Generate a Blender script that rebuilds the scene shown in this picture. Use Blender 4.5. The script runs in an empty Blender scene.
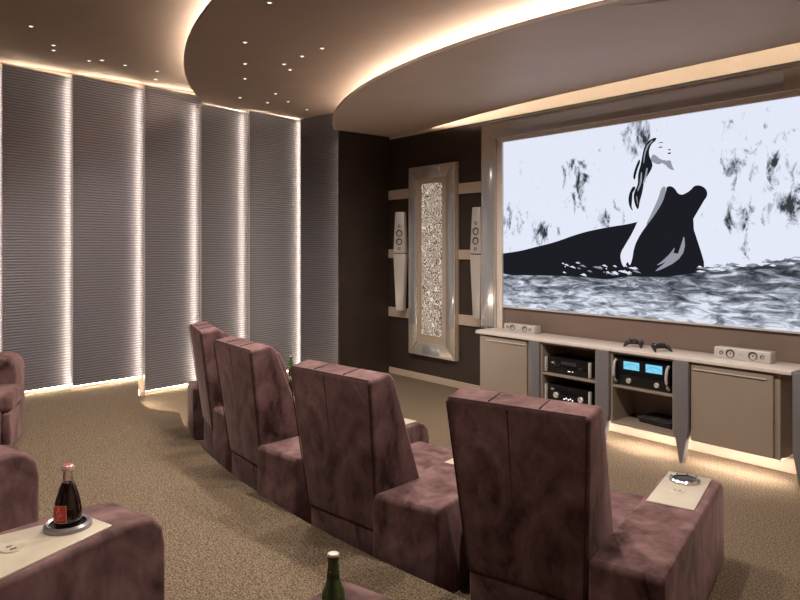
import bpy, bmesh, math, random
from math import sin, cos, pi, radians, sqrt
from mathutils import Vector, Matrix
random.seed(7)
SC = bpy.context.scene
COL = SC.collection

# ------------------------------------------------------------------ materials
def new_mat(name):
    m = bpy.data.materials.new(name); m.use_nodes = True
    nt = m.node_tree
    return m, nt, nt.nodes['Principled BSDF']

def N(nt, t, **kw):
    n = nt.nodes.new(t)
    for k, v in kw.items():
        if k in n.inputs: n.inputs[k].default_value = v
        else: setattr(n, k, v)
    return n

def ramp(nt, stops):
    r = nt.nodes.new('ShaderNodeValToRGB')
    e = r.color_ramp.elements
    while len(e) < len(stops): e.new(0.5)
    for i, (p, c) in enumerate(stops):
        e[i].position = p
        e[i].color = (*c, 1) if len(c) == 3 else c
    return r

def simple(name, col, rough=0.6, metal=0.0, noise=0.0, scale=20, bump=0.0, spec=0.5, coat=0.0):
    m, nt, b = new_mat(name)
    b.inputs['Roughness'].default_value = rough
    b.inputs['Metallic'].default_value = metal
    b.inputs['Specular IOR Level'].default_value = spec
    b.inputs['Coat Weight'].default_value = coat
    b.inputs['Base Color'].default_value = (*col, 1)
    if noise > 0 or bump > 0:
        tc = N(nt, 'ShaderNodeTexCoord')
        nz = N(nt, 'ShaderNodeTexNoise', Scale=scale, Detail=4.0)
        nt.links.new(tc.outputs['Object'], nz.inputs['Vector'])
        if noise > 0:
            lo = tuple(max(0, c * (1 - noise)) for c in col); hi = tuple(c * (1 + noise) for c in col)
            r = ramp(nt, [(0.3, lo), (0.7, hi)])
            nt.links.new(nz.outputs['Fac'], r.inputs['Fac'])
            nt.links.new(r.outputs['Color'], b.inputs['Base Color'])
        if bump > 0:
            bp = N(nt, 'ShaderNodeBump', Strength=bump, Distance=0.01)
            nt.links.new(nz.outputs['Fac'], bp.inputs['Height'])
            nt.links.new(bp.outputs['Normal'], b.inputs['Normal'])
    return m

def emis(name, col, strength):
    m, nt, b = new_mat(name)
    b.inputs['Base Color'].default_value = (0, 0, 0, 1)
    b.inputs['Specular IOR Level'].default_value = 0.0
    b.inputs['Emission Color'].default_value = (*col, 1)
    b.inputs['Emission Strength'].default_value = strength
    return m

def velvet():
    m, nt, b = new_mat('mauve_velvet')
    tc = N(nt, 'ShaderNodeTexCoord')
    n1 = N(nt, 'ShaderNodeTexNoise', Scale=2.6, Detail=4.0, Roughness=0.55, Distortion=1.1)
    mp = N(nt, 'ShaderNodeMapping'); mp.inputs['Scale'].default_value = (1.4, 1.4, 0.8)
    nt.links.new(tc.outputs['Object'], mp.inputs['Vector'])
    nt.links.new(mp.outputs['Vector'], n1.inputs['Vector'])
    nb = N(nt, 'ShaderNodeTexNoise', Scale=9.0, Detail=8.0, Roughness=0.7, Distortion=0.5)
    nt.links.new(mp.outputs['Vector'], nb.inputs['Vector'])
    mx = N(nt, 'ShaderNodeMix', data_type='FLOAT'); mx.inputs[0].default_value = 0.33
    nt.links.new(n1.outputs['Fac'], mx.inputs[2]); nt.links.new(nb.outputs['Fac'], mx.inputs[3])
    r = ramp(nt, [(0.37, (0.034, 0.016, 0.015)), (0.43, (0.092, 0.049, 0.048)), (0.52, (0.158, 0.088, 0.090)), (0.66, (0.27, 0.165, 0.170))])
    nt.links.new(mx.outputs[0], r.inputs['Fac'])
    n2 = N(nt, 'ShaderNodeTexNoise', Scale=260.0, Detail=2.0)
    nt.links.new(tc.outputs['Object'], n2.inputs['Vector'])
    bp = N(nt, 'ShaderNodeBump', Strength=0.12, Distance=0.004)
    nt.links.new(n2.outputs['Fac'], bp.inputs['Height'])
    n3 = N(nt, 'ShaderNodeTexNoise', Scale=7.0, Detail=2.0)
    nt.links.new(tc.outputs['Object'], n3.inputs['Vector'])
    bp2 = N(nt, 'ShaderNodeBump', Strength=0.25, Distance=0.02)
    nt.links.new(n3.outputs['Fac'], bp2.inputs['Height'])
    nt.links.new(bp.outputs['Normal'], bp2.inputs['Normal'])
    nt.links.new(bp2.outputs['Normal'], b.inputs['Normal'])
    nt.links.new(r.outputs['Color'], b.inputs['Base Color'])
    b.inputs['Roughness'].default_value = 0.85
    b.inputs['Specular IOR Level'].default_value = 0.15
    b.inputs['Sheen Weight'].default_value = 0.35
    b.inputs['Sheen Roughness'].default_value = 0.4
    b.inputs['Sheen Tint'].default_value = (0.9, 0.62, 0.62, 1)
    return m

def carpet():
    m, nt, b = new_mat('beige_carpet')
    tc = N(nt, 'ShaderNodeTexCoord')
    n1 = N(nt, 'ShaderNodeTexNoise', Scale=95.0, Detail=3.0, Roughness=0.7)
    nt.links.new(tc.outputs['Object'], n1.inputs['Vector'])
    r = ramp(nt, [(0.37, (0.085, 0.060, 0.038)), (0.5, (0.215, 0.160, 0.110)), (0.63, (0.39, 0.305, 0.22))])
    nt.links.new(n1.outputs['Fac'], r.inputs['Fac'])
    nt.links.new(r.outputs['Color'], b.inputs['Base Color'])
    bp = N(nt, 'ShaderNodeBump', Strength=0.9, Distance=0.02)
    nt.links.new(n1.outputs['Fac'], bp.inputs['Height'])
    nt.links.new(bp.outputs['Normal'], b.inputs['Normal'])
    b.inputs['Roughness'].default_value = 0.95
    b.inputs['Specular IOR Level'].default_value = 0.1
    return m

def panel_mat():
    m, nt, b = new_mat('ribbed_metallic_textile')
    tc = N(nt, 'ShaderNodeTexCoord')
    w = N(nt, 'ShaderNodeTexWave', Scale=10.0, Distortion=1.3, Detail=1.0)
    w.wave_type = 'BANDS'; w.bands_direction = 'Z'; w.wave_profile = 'SIN'
    w.inputs['Detail Scale'].default_value = 2.2
    nt.links.new(tc.outputs['Object'], w.inputs['Vector'])
    r = ramp(nt, [(0.0, (0.150, 0.142, 0.160)), (0.5, (0.212, 0.203, 0.228)), (1.0, (0.275, 0.266, 0.30))])
    nt.links.new(w.outputs['Fac'], r.inputs['Fac'])
    nt.links.new(r.outputs['Color'], b.inputs['Base Color'])
    bp = N(nt, 'ShaderNodeBump', Strength=0.3, Distance=0.012)
    nt.links.new(w.outputs['Fac'], bp.inputs['Height'])
    nt.links.new(bp.outputs['Normal'], b.inputs['Normal'])
    b.inputs['Metallic'].default_value = 0.6
    b.inputs['Roughness'].default_value = 0.42
    return m

def filigree():
    m, nt, b = new_mat('backlit_filigree')
    tc = N(nt, 'ShaderNodeTexCoord')
    nz = N(nt, 'ShaderNodeTexNoise', Scale=12.0, Detail=0.5, Distortion=1.2)
    nt.links.new(tc.outputs['Object'], nz.inputs['Vector'])
    # curling contour lines of a noise field: the cut-outs of the screen
    mul = N(nt, 'ShaderNodeMath', operation='MULTIPLY'); mul.inputs[1].default_value = 7.0
    fr = N(nt, 'ShaderNodeMath', operation='FRACT')
    nt.links.new(nz.outputs['Fac'], mul.inputs[0]); nt.links.new(mul.outputs[0], fr.inputs[0])
    r = ramp(nt, [(0.0, (0.06, 0.045, 0.035)), (0.42, (0.10, 0.07, 0.055)), (0.56, (0.95, 0.78, 0.62)), (0.80, (0.95, 0.80, 0.65)), (0.95, (0.08, 0.06, 0.05))])
    nt.links.new(fr.outputs[0], r.inputs['Fac'])
    b.inputs['Base Color'].default_value = (0.08, 0.06, 0.05, 1)
    nt.links.new(r.outputs['Color'], b.inputs['Emission Color'])
    b.inputs['Emission Strength'].default_value = 0.68
    return m

def picture_bg():
    # pale screen picture with dark brushy marks
    m, nt, b = new_mat('screen_picture_ground')
    b.inputs['Base Color'].default_value = (0.01, 0.01, 0.01, 1)
    b.inputs['Roughness'].default_value = 0.5
    b.inputs['Specular IOR Level'].default_value = 0.1
    tc = N(nt, 'ShaderNodeTexCoord')
    mp = N(nt, 'ShaderNodeMapping'); mp.inputs['Scale'].default_value = (1.5, 1, 0.8)
    mp.inputs['Rotation'].default_value = (0, radians(-18), 0)
    nz = N(nt, 'ShaderNodeTexNoise', Scale=5.5, Detail=7.0, Roughness=0.68, Distortion=0.4)
    nt.links.new(tc.outputs['Object'], mp.inputs['Vector']); nt.links.new(mp.outputs['Vector'], nz.inputs['Vector'])
    spots = [(-4.31, 2.62, .26), (-5.20, 2.10, .26), (-4.29, 2.36, .18), (-2.36, 2.50, .34), (-2.60, 2.10, .28),
             (-2.66, 2.60, .24), (-3.62, 2.96, .28), (-4.75, 2.00, .24), (-2.60, 2.82, .22), (-3.95, 2.12, .22), (-2.2, 2.2, .3)]
    acc = None
    for (x, z, rad) in spots:
        d = N(nt, 'ShaderNodeVectorMath', operation='DISTANCE')
        nt.links.new(tc.outputs['Object'], d.inputs[0]); d.inputs[1].default_value = (x, 0, z)
        mr = N(nt, 'ShaderNodeMapRange'); mr.inputs['From Min'].default_value = 0; mr.inputs['From Max'].default_value = rad * 1.25
        mr.inputs['To Min'].default_value = 0.215; mr.inputs['To Max'].default_value = 0.0
        nt.links.new(d.outputs['Value'], mr.inputs['Value'])
        if acc is None: acc = mr.outputs[0]
        else:
            a = N(nt, 'ShaderNodeMath', operation='MAXIMUM'); nt.links.new(acc, a.inputs[0]); nt.links.new(mr.outputs[0], a.inputs[1]); acc = a.outputs[0]
    s = N(nt, 'ShaderNodeMath', operation='ADD'); nt.links.new(acc, s.inputs[0]); nt.links.new(nz.outputs['Fac'], s.inputs[1])
    r = ramp(nt, [(0.635, (0.76, 0.80, 0.93)), (0.70, (0.40, 0.43, 0.52)), (0.76, (0.03, 0.035, 0.045))])
    nt.links.new(s.outputs[0], r.inputs['Fac'])
    nt.links.new(r.outputs['Color'], b.inputs['Emission Color'])
    b.inputs['Emission Strength'].default_value = 0.87
    return m

def picture_water():
    m, nt, b = new_mat('screen_picture_water')
    b.inputs['Base Color'].default_value = (0.01, 0.01, 0.01, 1)
    b.inputs['Specular IOR Level'].default_value = 0.1
    tc = N(nt, 'ShaderNodeTexCoord')
    mp = N(nt, 'ShaderNodeMapping'); mp.inputs['Scale'].default_value = (1.0, 1, 4.2)
    nz = N(nt, 'ShaderNodeTexNoise', Scale=4.2, Detail=8.0, Roughness=0.66, Distortion=0.7)
    nt.links.new(tc.outputs['Object'], mp.inputs['Vector']); nt.links.new(mp.outputs['Vector'], nz.inputs['Vector'])
    # deeper grey near the horizon of the picture, foam below
    sp = N(nt, 'ShaderNodeSeparateXYZ'); nt.links.new(tc.outputs['Object'], sp.inputs[0])
    mr = N(nt, 'ShaderNodeMapRange'); mr.inputs['From Min'].default_value = 1.16; mr.inputs['From Max'].default_value = 1.62
    mr.inputs['To Min'].default_value = 0.06; mr.inputs['To Max'].default_value = -0.10
    nt.links.new(sp.outputs['Z'], mr.inputs['Value'])
    s = N(nt, 'ShaderNodeMath', operation='ADD'); nt.links.new(mr.outputs[0], s.inputs[0]); nt.links.new(nz.outputs['Fac'], s.inputs[1])
    r = ramp(nt, [(0.32, (0.02, 0.024, 0.032)), (0.43, (0.13, 0.145, 0.18)), (0.52, (0.38, 0.41, 0.49)), (0.60, (0.74, 0.78, 0.90))])
    nt.links.new(s.outputs[0], r.inputs['Fac'])
    nt.links.new(r.outputs['Color'], b.inputs['Emission Color'])
    b.inputs['Emission Strength'].default_value = 0.87
    return m

def glass(name, col, rough=0.02):
    m, nt, b = new_mat(name)
    b.inputs['Base Color'].default_value = (*col, 1)
    b.inputs['Transmission Weight'].default_value = 1.0
    b.inputs['Roughness'].default_value = rough
    b.inputs['IOR'].default_value = 1.45
    return m

M = dict(
    velvet=velvet(), carpet=carpet(), panel=panel_mat(), filigree=filigree(), pic=picture_bg(), water=picture_water(),
    seam=simple('dark_seam', (0.045, 0.02, 0.022), 0.9),
    ceil=simple('taupe_ceiling_paint', (0.34, 0.265, 0.22), 0.75, noise=0.03, scale=3, spec=0.2),
    ceil_low=simple('grey_taupe_ceiling_paint', (0.68, 0.57, 0.49), 0.5, noise=0.03, scale=3, spec=0.35),
    darkwall=simple('dark_brown_wall', (0.035, 0.022, 0.016), 0.55, noise=0.15, scale=4),
    mauvewall=simple('mauve_brown_wall', (0.18, 0.125, 0.105), 0.6, noise=0.05, scale=5),
    backing=simple('panel_backing_paint', (0.30, 0.22, 0.16), 0.7),
    beige=simple('beige_lacquer', (0.50, 0.40, 0.32), 0.35, noise=0.04, scale=6),
    covewall=simple('pale_cove_paint', (0.60, 0.50, 0.40), 0.6),
    cabinet=simple('taupe_lacquer', (0.30, 0.242, 0.20), 0.32, noise=0.03, scale=5),
    cabinet_in=simple('taupe_cabinet_inside', (0.27, 0.22, 0.185), 0.45),
    counter=simple('pale_stone_counter', (0.70, 0.63, 0.585), 0.25, noise=0.04, scale=12),
    greymirror=simple('grey_mirror', (0.64, 0.66, 0.70), 0.14, metal=0.6, noise=0.02),
    pilaster=simple('grey_satin_metal', (0.21, 0.205, 0.22), 0.3, metal=0.3),
    taupemirror=simple('taupe_mirror', (0.66, 0.60, 0.54), 0.2, metal=0.5, noise=0.02),
    chrome=simple('polished_chrome', (0.78, 0.77, 0.77), 0.15, metal=0.8),
    steel=simple('satin_steel', (0.68, 0.66, 0.64), 0.28, metal=0.45),
    pad=simple('cream_console_plate', (0.56, 0.50, 0.40), 0.28, noise=0.03, scale=15, coat=0.2),
    ring=simple('grey_cup_ring', (0.38, 0.36, 0.38), 0.3, metal=0.5),
    black=simple('matte_black', (0.012, 0.012, 0.013), 0.5),
    gloss=simple('gloss_black', (0.008, 0.008, 0.010), 0.12),
    darkgrey=simple('dark_grey_plastic', (0.035, 0.033, 0.038), 0.4),
    silver=simple('silver_speaker_shell', (0.56, 0.52, 0.50), 0.35, metal=0.2),
    cone=simple('speaker_cone', (0.09, 0.085, 0.085), 0.4),
    white=simple('white_print', (0.8, 0.78, 0.76), 0.5),
    meter=emis('blue_meter_glow', (0.22, 0.68, 0.92), 0.85),
    meterink=simple('meter_ink', (0.02, 0.05, 0.08), 0.6),
    led=emis('warm_led', (1.0, 0.87, 0.72), 125.0),
    ledpanel=emis('warm_panel_led', (1.0, 0.84, 0.66), 19.0),
    ledtop=emis('warm_top_led', (1.0, 0.82, 0.62), 45.0), ledfloor=emis('warm_base_led', (1.0, 0.84, 0.66), 45.0), ledstep=emis('warm_step_led', (1.0, 0.84, 0.66), 90.0), ledunder=emis('warm_floor_led', (1.0, 0.86, 0.72), 75.0), ledslot=emis('warm_slot_led', (1.0, 0.84, 0.66), 20.0),
    lamp=emis('downlight_glow', (1.0, 0.85, 0.68), 3.0),
    tinyled=emis('white_indicator', (1.0, 0.95, 0.9), 2.0),
    picblack=emis('screen_picture_black', (0.012, 0.013, 0.018), 0.85),
    picwhite=emis('screen_picture_white', (0.80, 0.83, 0.95), 0.85),
    picgrey=emis('screen_picture_grey', (0.30, 0.32, 0.38), 0.85),
    cola=simple('dark_cola', (0.012, 0.005, 0.004), 0.06, coat=0.6),
    clear=glass('clear_bottle_glass', (0.95, 0.9, 0.88)),
    redlabel=simple('red_label', (0.72, 0.05, 0.06), 0.5),
    cap=simple('pink_white_cap', (0.68, 0.50, 0.48), 0.35, metal=0.2),
    redcap=simple('red_cap_top', (0.55, 0.08, 0.08), 0.35),
    gold=simple('gold_script', (0.75, 0.50, 0.30), 0.5),
    green=simple('green_bottle_glass', (0.045, 0.10, 0.014), 0.06, coat=0.8),
    greenlabel=simple('dark_green_label', (0.03, 0.05, 0.025), 0.5),
    wcap=simple('pale_cap', (0.72, 0.68, 0.64), 0.35),
)

# ------------------------------------------------------------------ mesh helpers
def finish(name, bm, mats, parent=None, loc=None, rotz=0, smooth=35):
    me = bpy.data.meshes.new(name)
    bmesh.ops.recalc_face_normals(bm, faces=bm.faces)
    bm.to_mesh(me); bm.free()
    if not isinstance(mats, (list, tuple)): mats = [mats]
    for m in mats: me.materials.append(M[m] if isinstance(m, str) else m)
    if smooth:
        me.shade_smooth(); me.set_sharp_from_angle(angle=radians(smooth))
    o = bpy.data.objects.new(name, me); COL.objects.link(o)
    if parent: o.parent = parent
    if loc: o.location = loc
    o.rotation_euler = (0, 0, rotz)
    return o

def merge(bm, b2):
    me = bpy.data.meshes.new('tmp'); b2.to_mesh(me); b2.free(); bm.from_mesh(me); bpy.data.meshes.remove(me)

def bevel_all(b, r, seg=3, ang=20):
    es = [e for e in b.edges if len(e.link_faces) == 2 and e.calc_face_angle(0) > radians(ang)]
    if es and r > 0: bmesh.ops.bevel(b, geom=es, offset=r, segments=seg, profile=0.5, affect='EDGES', clamp_overlap=True)

def box(bm, x0, x1, y0, y1, z0, z1, r=0.0, seg=3, mi=0):
    b = bmesh.new()
    bmesh.ops.create_cube(b, size=1)
    for v in b.verts:
        v.co = Vector(((x0 + x1) / 2 + v.co.x * (x1 - x0), (y0 + y1) / 2 + v.co.y * (y1 - y0), (z0 + z1) / 2 + v.co.z * (z1 - z0)))
    bevel_all(b, r, seg)
    for f in b.faces: f.material_index = mi
    merge(bm, b)

def hull8(bm, bot, top, r=0.0, seg=3, mi=0, ang=20):
    """solid between two rings of equal length (lists of 3-D points)"""
    b = bmesh.new()
    v0 = [b.verts.new(p) for p in bot]; v1 = [b.verts.new(p) for p in top]
    n = len(v0)
    b.faces.new(v0[::-1]); b.faces.new(v1)
    for i in range(n): b.faces.new((v0[i], v0[(i + 1) % n], v1[(i + 1) % n], v1[i]))
    bmesh.ops.recalc_face_normals(b, faces=b.faces)
    bevel_all(b, r, seg, ang)
    for f in b.faces: f.material_index = mi
    merge(bm, b)

def prism(bm, pts, z0, z1, r=0.0, seg=3, mi=0):
    hull8(bm, [(x, y, z0) for x, y in pts], [(x, y, z1) for x, y in pts], r, seg, mi)

def lathe(bm, prof, seg=24, c=(0, 0, 0), mi=0, axis='Z'):
    b = bmesh.new(); rings = []
    for (r, z) in prof:
        if r < 1e-6: rings.append([b.verts.new((0, 0, z))])
        else: rings.append([b.verts.new((r * cos(2 * pi * i / seg), r * sin(2 * pi * i / seg), z)) for i in range(seg)])
    for a, d in zip(rings, rings[1:]):
        for i in range(seg):
            j = (i + 1) % seg
            if len(a) == 1 and len(d) == 1: continue
            if len(a) == 1: b.faces.new((a[0], d[i], d[j]))
            elif len(d) == 1: b.faces.new((a[i], a[j], d[0]))
            else: b.faces.new((a[i], a[j], d[j], d[i]))
    if axis == 'Y':   # lathe axis pointing to -Y
        bmesh.ops.rotate(b, verts=b.verts, cent=(0, 0, 0), matrix=Matrix.Rotation(radians(90), 3, 'X'))
    bmesh.ops.translate(b, verts=b.verts, vec=c)
    for f in b.faces: f.material_index = mi
    merge(bm, b)

def tube(bm, pts, r, seg=6, mi=0, closed=False):
    b = bmesh.new(); pts = [Vector(p) for p in pts]; n = len(pts); rings = []
    for i, p in enumerate(pts):
        d = (pts[min(i + 1, n - 1)] - pts[max(i - 1, 0)]).normalized() if not closed else (pts[(i + 1) % n] - pts[i - 1]).normalized()
        u = d.orthogonal().normalized() if abs(d.z) > 0.95 else d.cross(Vector((0, 0, 1))).normalized()
        w = d.cross(u)
        rings.append([b.verts.new(p + r * (cos(2 * pi * k / seg) * u + sin(2 * pi * k / seg) * w)) for k in range(seg)])
    pr = list(zip(rings, rings[1:])) + ([(rings[-1], rings[0])] if closed else [])
    for a, d in pr:
        for k in range(seg): b.faces.new((a[k], a[(k + 1) % seg], d[(k + 1) % seg], d[k]))
    if not closed: b.faces.new(rings[0][::-1]); b.faces.new(rings[-1])
    for f in b.faces: f.material_index = mi
    merge(bm, b)

def poly(bm, pts, mi=0):
    b = bmesh.new(); f = b.faces.new([b.verts.new(p) for p in pts])
    bmesh.ops.triangulate(b, faces=[f])
    for f in b.faces: f.material_index = mi
    merge(bm, b)

def thing(name, label, cat, loc=(0, 0, 0), rotz=0, group=None):
    o = bpy.data.objects.new(name, None); COL.objects.link(o)
    o.empty_display_size = 0.1
    o.location = loc; o.rotation_euler = (0, 0, rotz); o['label'] = label; o['category'] = cat
    if group: o['group'] = group
    return o

def tag(o, label, cat, group=None):
    o['label'] = label; o['category'] = cat
    if group: o['group'] = group
    return o

def struct(name, bm, m, smooth=0):
    o = finish(name, bm, m, smooth=smooth); o['kind'] = 'structure'; return o

def dup(root, loc=None, rotz=None, label=None, group=None):
    r = root.copy(); COL.objects.link(r)
    if loc is not None: r.location = loc
    if rotz is not None: r.rotation_euler = (0, 0, rotz)
    if label: r['label'] = label
    if group: r['group'] = group
    for ch in list(root.children):
        c = ch.copy(); COL.objects.link(c); c.parent = r
        for g in list(ch.children):
            d = g.copy(); COL.objects.link(d); d.parent = c
    return r

# ------------------------------------------------------------------ room
XL, XR, YF, YB = -8.75, 1.25, 6.30, -3.2
CEN = (-3.7, 10.36); RC, RB = 6.5, 8.2
ZA, ZB, ZC = 3.93, 3.75, 3.47
P = 0.17                                # height of the seating platform
def arc(R, x): return CEN[1] - sqrt(R * R - (x - CEN[0]) ** 2)
def arcpts(R, x0, x1, n=60): return [(x0 + (x1 - x0) * i / n, arc(R, x0 + (x1 - x0) * i / n)) for i in range(n + 1)]

bm = bmesh.new(); box(bm, XL - .1, XR + .1, YB - .1, YF + .1, -.1, 0); struct('floor', bm, 'carpet')
# raised platform behind the front row, curved nosing
def step_y(x): return 12.22 - sqrt(100 - (x + 3.7) ** 2)
edge = [(-8.75, 2.97), (-8.3, 2.82), (-7.9, 2.69), (-7.6, 2.60), (-7.35, 2.535), (-7.15, 2.525), (-6.98, 2.57), (-6.86, 2.64), (-6.74, 2.705)]
edge += [(x, step_y(x)) for x in [-6.55 + i * .13 for i in range(61)] if x < XR]
edge += [(XR, step_y(XR))]
bm = bmesh.new(); prism(bm, edge + [(XR, YB), (XL, YB)], 0.0, P); 
struct('floor_platform', bm, 'carpet')

bm = bmesh.new()
se = edge[1:8]
for (a, b) in zip(se, se[1:]):
    poly(bm, [(a[0], a[1] + .006, .115), (b[0], b[1] + .006, .115), (b[0], b[1] + .006, .135), (a[0], a[1] + .006, .135)])
struct('trim_12', bm, 'ledstep')
bm = bmesh.new(); box(bm, XL - .1, XL, YB - .1, YF + .1, 0, ZA); struct('wall_left', bm, 'backing')
bm = bmesh.new(); box(bm, XR, XR + .1, YB - .1, YF + .1, 0, ZA); struct('wall_right', bm, 'beige')
bm = bmesh.new(); box(bm, XL, XR, YB - .1, YB, 0, ZA); struct('wall_back', bm, 'mauvewall')
bm = bmesh.new(); box(bm, XL, XR, YF, YF + .1, 0, 3.43); struct('wall_front', bm, 'darkwall')
bm = bmesh.new(); box(bm, XL, XR, YF - .015, YF + .1, 3.43, ZB); struct('trim_1', bm, 'covewall')
bm = bmesh.new(); box(bm, XL, -7.83, 5.56, YF, 0, 3.74); box(bm, -7.83, -7.79, 5.40, YF, 0, 3.465); struct('wall_corner', bm, 'darkwall')
# built-out wall section that carries the screen
bm = bmesh.new(); box(bm, -5.60, -1.80, 6.03, YF, 0, 3.33); struct('wall_screen', bm, 'mauvewall')
bm = bmesh.new(); box(bm, -7.83, -5.60, YF - .02, YF, 0, .09, .004, 1); struct('baseboard_front', bm, 'beige')
bm = bmesh.new(); box(bm, -5.60, -1.75, 6.005, 6.03, 0, .12, .004, 1); struct('baseboard_screen', bm, 'beige')

# ceilings
bm = bmesh.new(); box(bm, XL - .1, XR + .1, YB - .1, YF + .1, ZA, ZA + .1); struct('ceiling', bm, 'ceil')
bm = bmesh.new(); prism(bm, arcpts(RB, XL, XR) + [(XR, YF), (XL, YF)], ZB, ZB + .03); struct('ceiling_middle', bm, 'ceil')
slot = [(XR, 6.0), (.2, 5.95), (-1.0, 5.90), (-2.1, 5.88), (-3.0, 5.885), (-4.0, 5.91), (-4.5, 5.93), (-5.05, 5.97), (-5.75, 6.05), (-6.35, 6.17), (-6.9, 6.255), (-7.4, 6.285), (-8.0, 6.285), (-8.7, 6.285)]
bm = bmesh.new(); prism(bm, arcpts(RC, -7.82, XR) + slot[:-2] + [(-7.82, 6.285)], ZC, ZC + .03); struct('ceiling_low', bm, 'ceil_low')

# led strips lying on the lips of the dropped ceilings
def strip(name, outer, w, z):
    bm = bmesh.new()
    for (a, b) in zip(outer, outer[1:]):
        d = (Vector(b) - Vector(a)); n = Vector((-d.y, d.x)).normalized() * w
        poly(bm, [(a[0], a[1], z), (b[0], b[1], z), (b[0] + n.x, b[1] + n.y, z), (a[0] + n.x, a[1] + n.y, z)])
    return struct(name, bm, 'led')
strip('trim_2', [(x, y + .20) for x, y in arcpts(RB, -8.3, XR)], .03, ZB + .036)
strip('trim_3', [(x, y + .50) for x, y in arcpts(RC, -7.5, XR)], .03, ZC + .036)
bm = bmesh.new()
for (a, b) in zip(slot[:-3], slot[1:-3]): poly(bm, [(a[0], a[1] - .06, ZC + .035), (b[0], b[1] - .06, ZC + .035), (b[0], b[1] - .045, ZC + .075), (a[0], a[1] - .045, ZC + .075)])
struct('trim_4', bm, 'ledslot')

# ------------------------------------------------------------------ wall panels
ye = [0.72, 1.43, 2.15, 2.985, 3.72, 4.42, 5.31, 5.985]
plabels = ['ribbed metallic wall panel cut off by the left edge of the photo',
           'ribbed grey wall panel directly behind the armchair at the far left',
           'ribbed grey wall panel ending at the carpet step, second full one from the left',
           'ribbed grey wall panel standing just past the carpet step, left of the furthest recliner',
           'ribbed wall panel rising behind the back of the furthest recliner',
           'ribbed wall panel behind the distant green bottle, second from the dark corner',
           'narrow ribbed wall panel beside the dark corner wall, last of the lit row']
for i in range(7):
    y0, y1 = ye[i], ye[i + 1]
    if i == 6: y1 = 5.95
    zt = ZA - .06 if y0 < 3.0 else ZB - .015
    zb = P if y0 < 2.9 else 0.0
    loc, rz, L = (-8.60, y0, zb), 0, y1 - y0 + .07
    if i == 6: loc, rz, L = (-8.615, 5.325, zb), -radians(79), .765      # the last one turns across the corner
    t = thing('wall_panel', plabels[i], 'wall panel', loc, rz, 'ribbed panels along the left wall')
    bm = bmesh.new()
    xa, xb = .05, (-.11 if i < 6 else -.03)     # near edge stands proud, far edge sinks behind the next panel
    h = zt - zb
    hull8(bm, [(xa, 0, .05), (xb, L, .05), (xb - .03, L, .05), (xa - .03, 0, .05)], [(xa, 0, h), (xb, L, h), (xb - .03, L, h), (xa - .03, 0, h)])
    finish('panel_face', bm, 'panel', t, smooth=0)
    bm = bmesh.new(); box(bm, xa - .032, xa + .002, -.006, 0, 0, h); finish('edge_strip', bm, 'steel', t, smooth=0)
    bm = bmesh.new()
    if i < 6: box(bm, -.02, -.005, .03, .045, .05, h - .01)
    else: box(bm, -.035, -.02, -.035, -.02, .01, h - .01)
    finish('light_strip', bm, 'ledpanel', t, smooth=0)
    fl = [(xa - .07, .02), (xb - .05 if i == 6 else xb - .02, L - .06), (xb - .062 if i == 6 else xb - .032, L - .06), (xa - .082, .02)]
    bm = bmesh.new(); hull8(bm, [(x, y, .034) for x, y in fl], [(x, y, .046) for x, y in fl]); finish('floor_light', bm, 'ledfloor', t, smooth=0)
    if i == 6:
        bm = bmesh.new(); box(bm, .042, .054, .767, .779, .01, 3.40); finish('light_strip', bm, 'ledpanel', t, smooth=0)
    else:
        bm = bmesh.new(); box(bm, -.145, -.13, .10, L - .05, h - .02, h - .005); finish('top_light', bm, 'ledtop', t, smooth=0)

# ------------------------------------------------------------------ downlights and added fill spots
dA = [(-7.14, 1.428), (-7.663, 1.741), (-7.858, 1.785), (-8.047, 2.19), (-7.933, 2.295), (-7.982, 2.56), (-8.012, 2.938), (-8.42, 3.067)]
dB = [(-5.762, 2.931), (-6.437, 3.274), (-7.01, 3.565), (-5.821, 3.581), (-6.195, 3.594), (-6.346, 3.755), (-5.465, 3.584),
      (-7.453, 4.204), (-7.941, 3.97), (-7.985, 4.385), (-7.758, 4.56), (-8.042, 5.027), (-4.703, 2.60)]
proto = None
for lst, z, lab, g in ((dA, ZA, 'pinpoint downlight in the outer ceiling, above the ribbed panels at left', 'pinpoint lights of the outer ceiling'),
                       (dB, ZB, 'pinpoint downlight in the middle crescent of the ceiling, between two light coves', 'pinpoint lights of the middle ceiling')):
    for (x, y) in lst:
        if proto is None:
            proto = thing('downlight', lab, 'ceiling light', (x, y, z), 0, g)
            bm = bmesh.new(); lathe(bm, [(.015, 0), (.026, 0), (.026, -.004), (.015, -.006), (.015, 0)], 16); finish('rim', bm, 'steel', proto)
            bm = bmesh.new(); lathe(bm, [(.0, -.004), (.015, -.004), (.015, -.001), (0, -.001)], 16); finish('lamp', bm, 'lamp', proto)
        else:
            dup(proto, (x, y, z), 0, lab, g)
def spot(x, y, z, e, ang=120, blend=.9, col=(1, .88, .76), size=.06):
    l = bpy.data.lights.new('downlight_and_fill_spot', 'SPOT'); l.energy = e; l.spot_size = radians(ang); l.spot_blend = blend
    l.color = col; l.shadow_soft_size = size
    o = bpy.data.objects.new('downlight_and_fill_spot', l); COL.objects.link(o); o.location = (x, y, z - .03)
    return o
for (x, y) in [dB[0], dB[2], dB[3]]: spot(x, y, ZB, 75, 150)
for (x, y) in [(-4.9, 2.95), (-3.7, 2.85), (-2.5, 2.95), (-1.2, 3.2)]: spot(x, y, ZB, 150, 165, .6)  # added fill spots without fittings, brighten sideboard front and front row
for (x, y) in [(-4.2, .6), (-2.6, .6), (-5.8, .9)]: spot(x, y, ZA, 95, 110)  # further added fill, no fitting here, lifts platform carpet and rear seats

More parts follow.
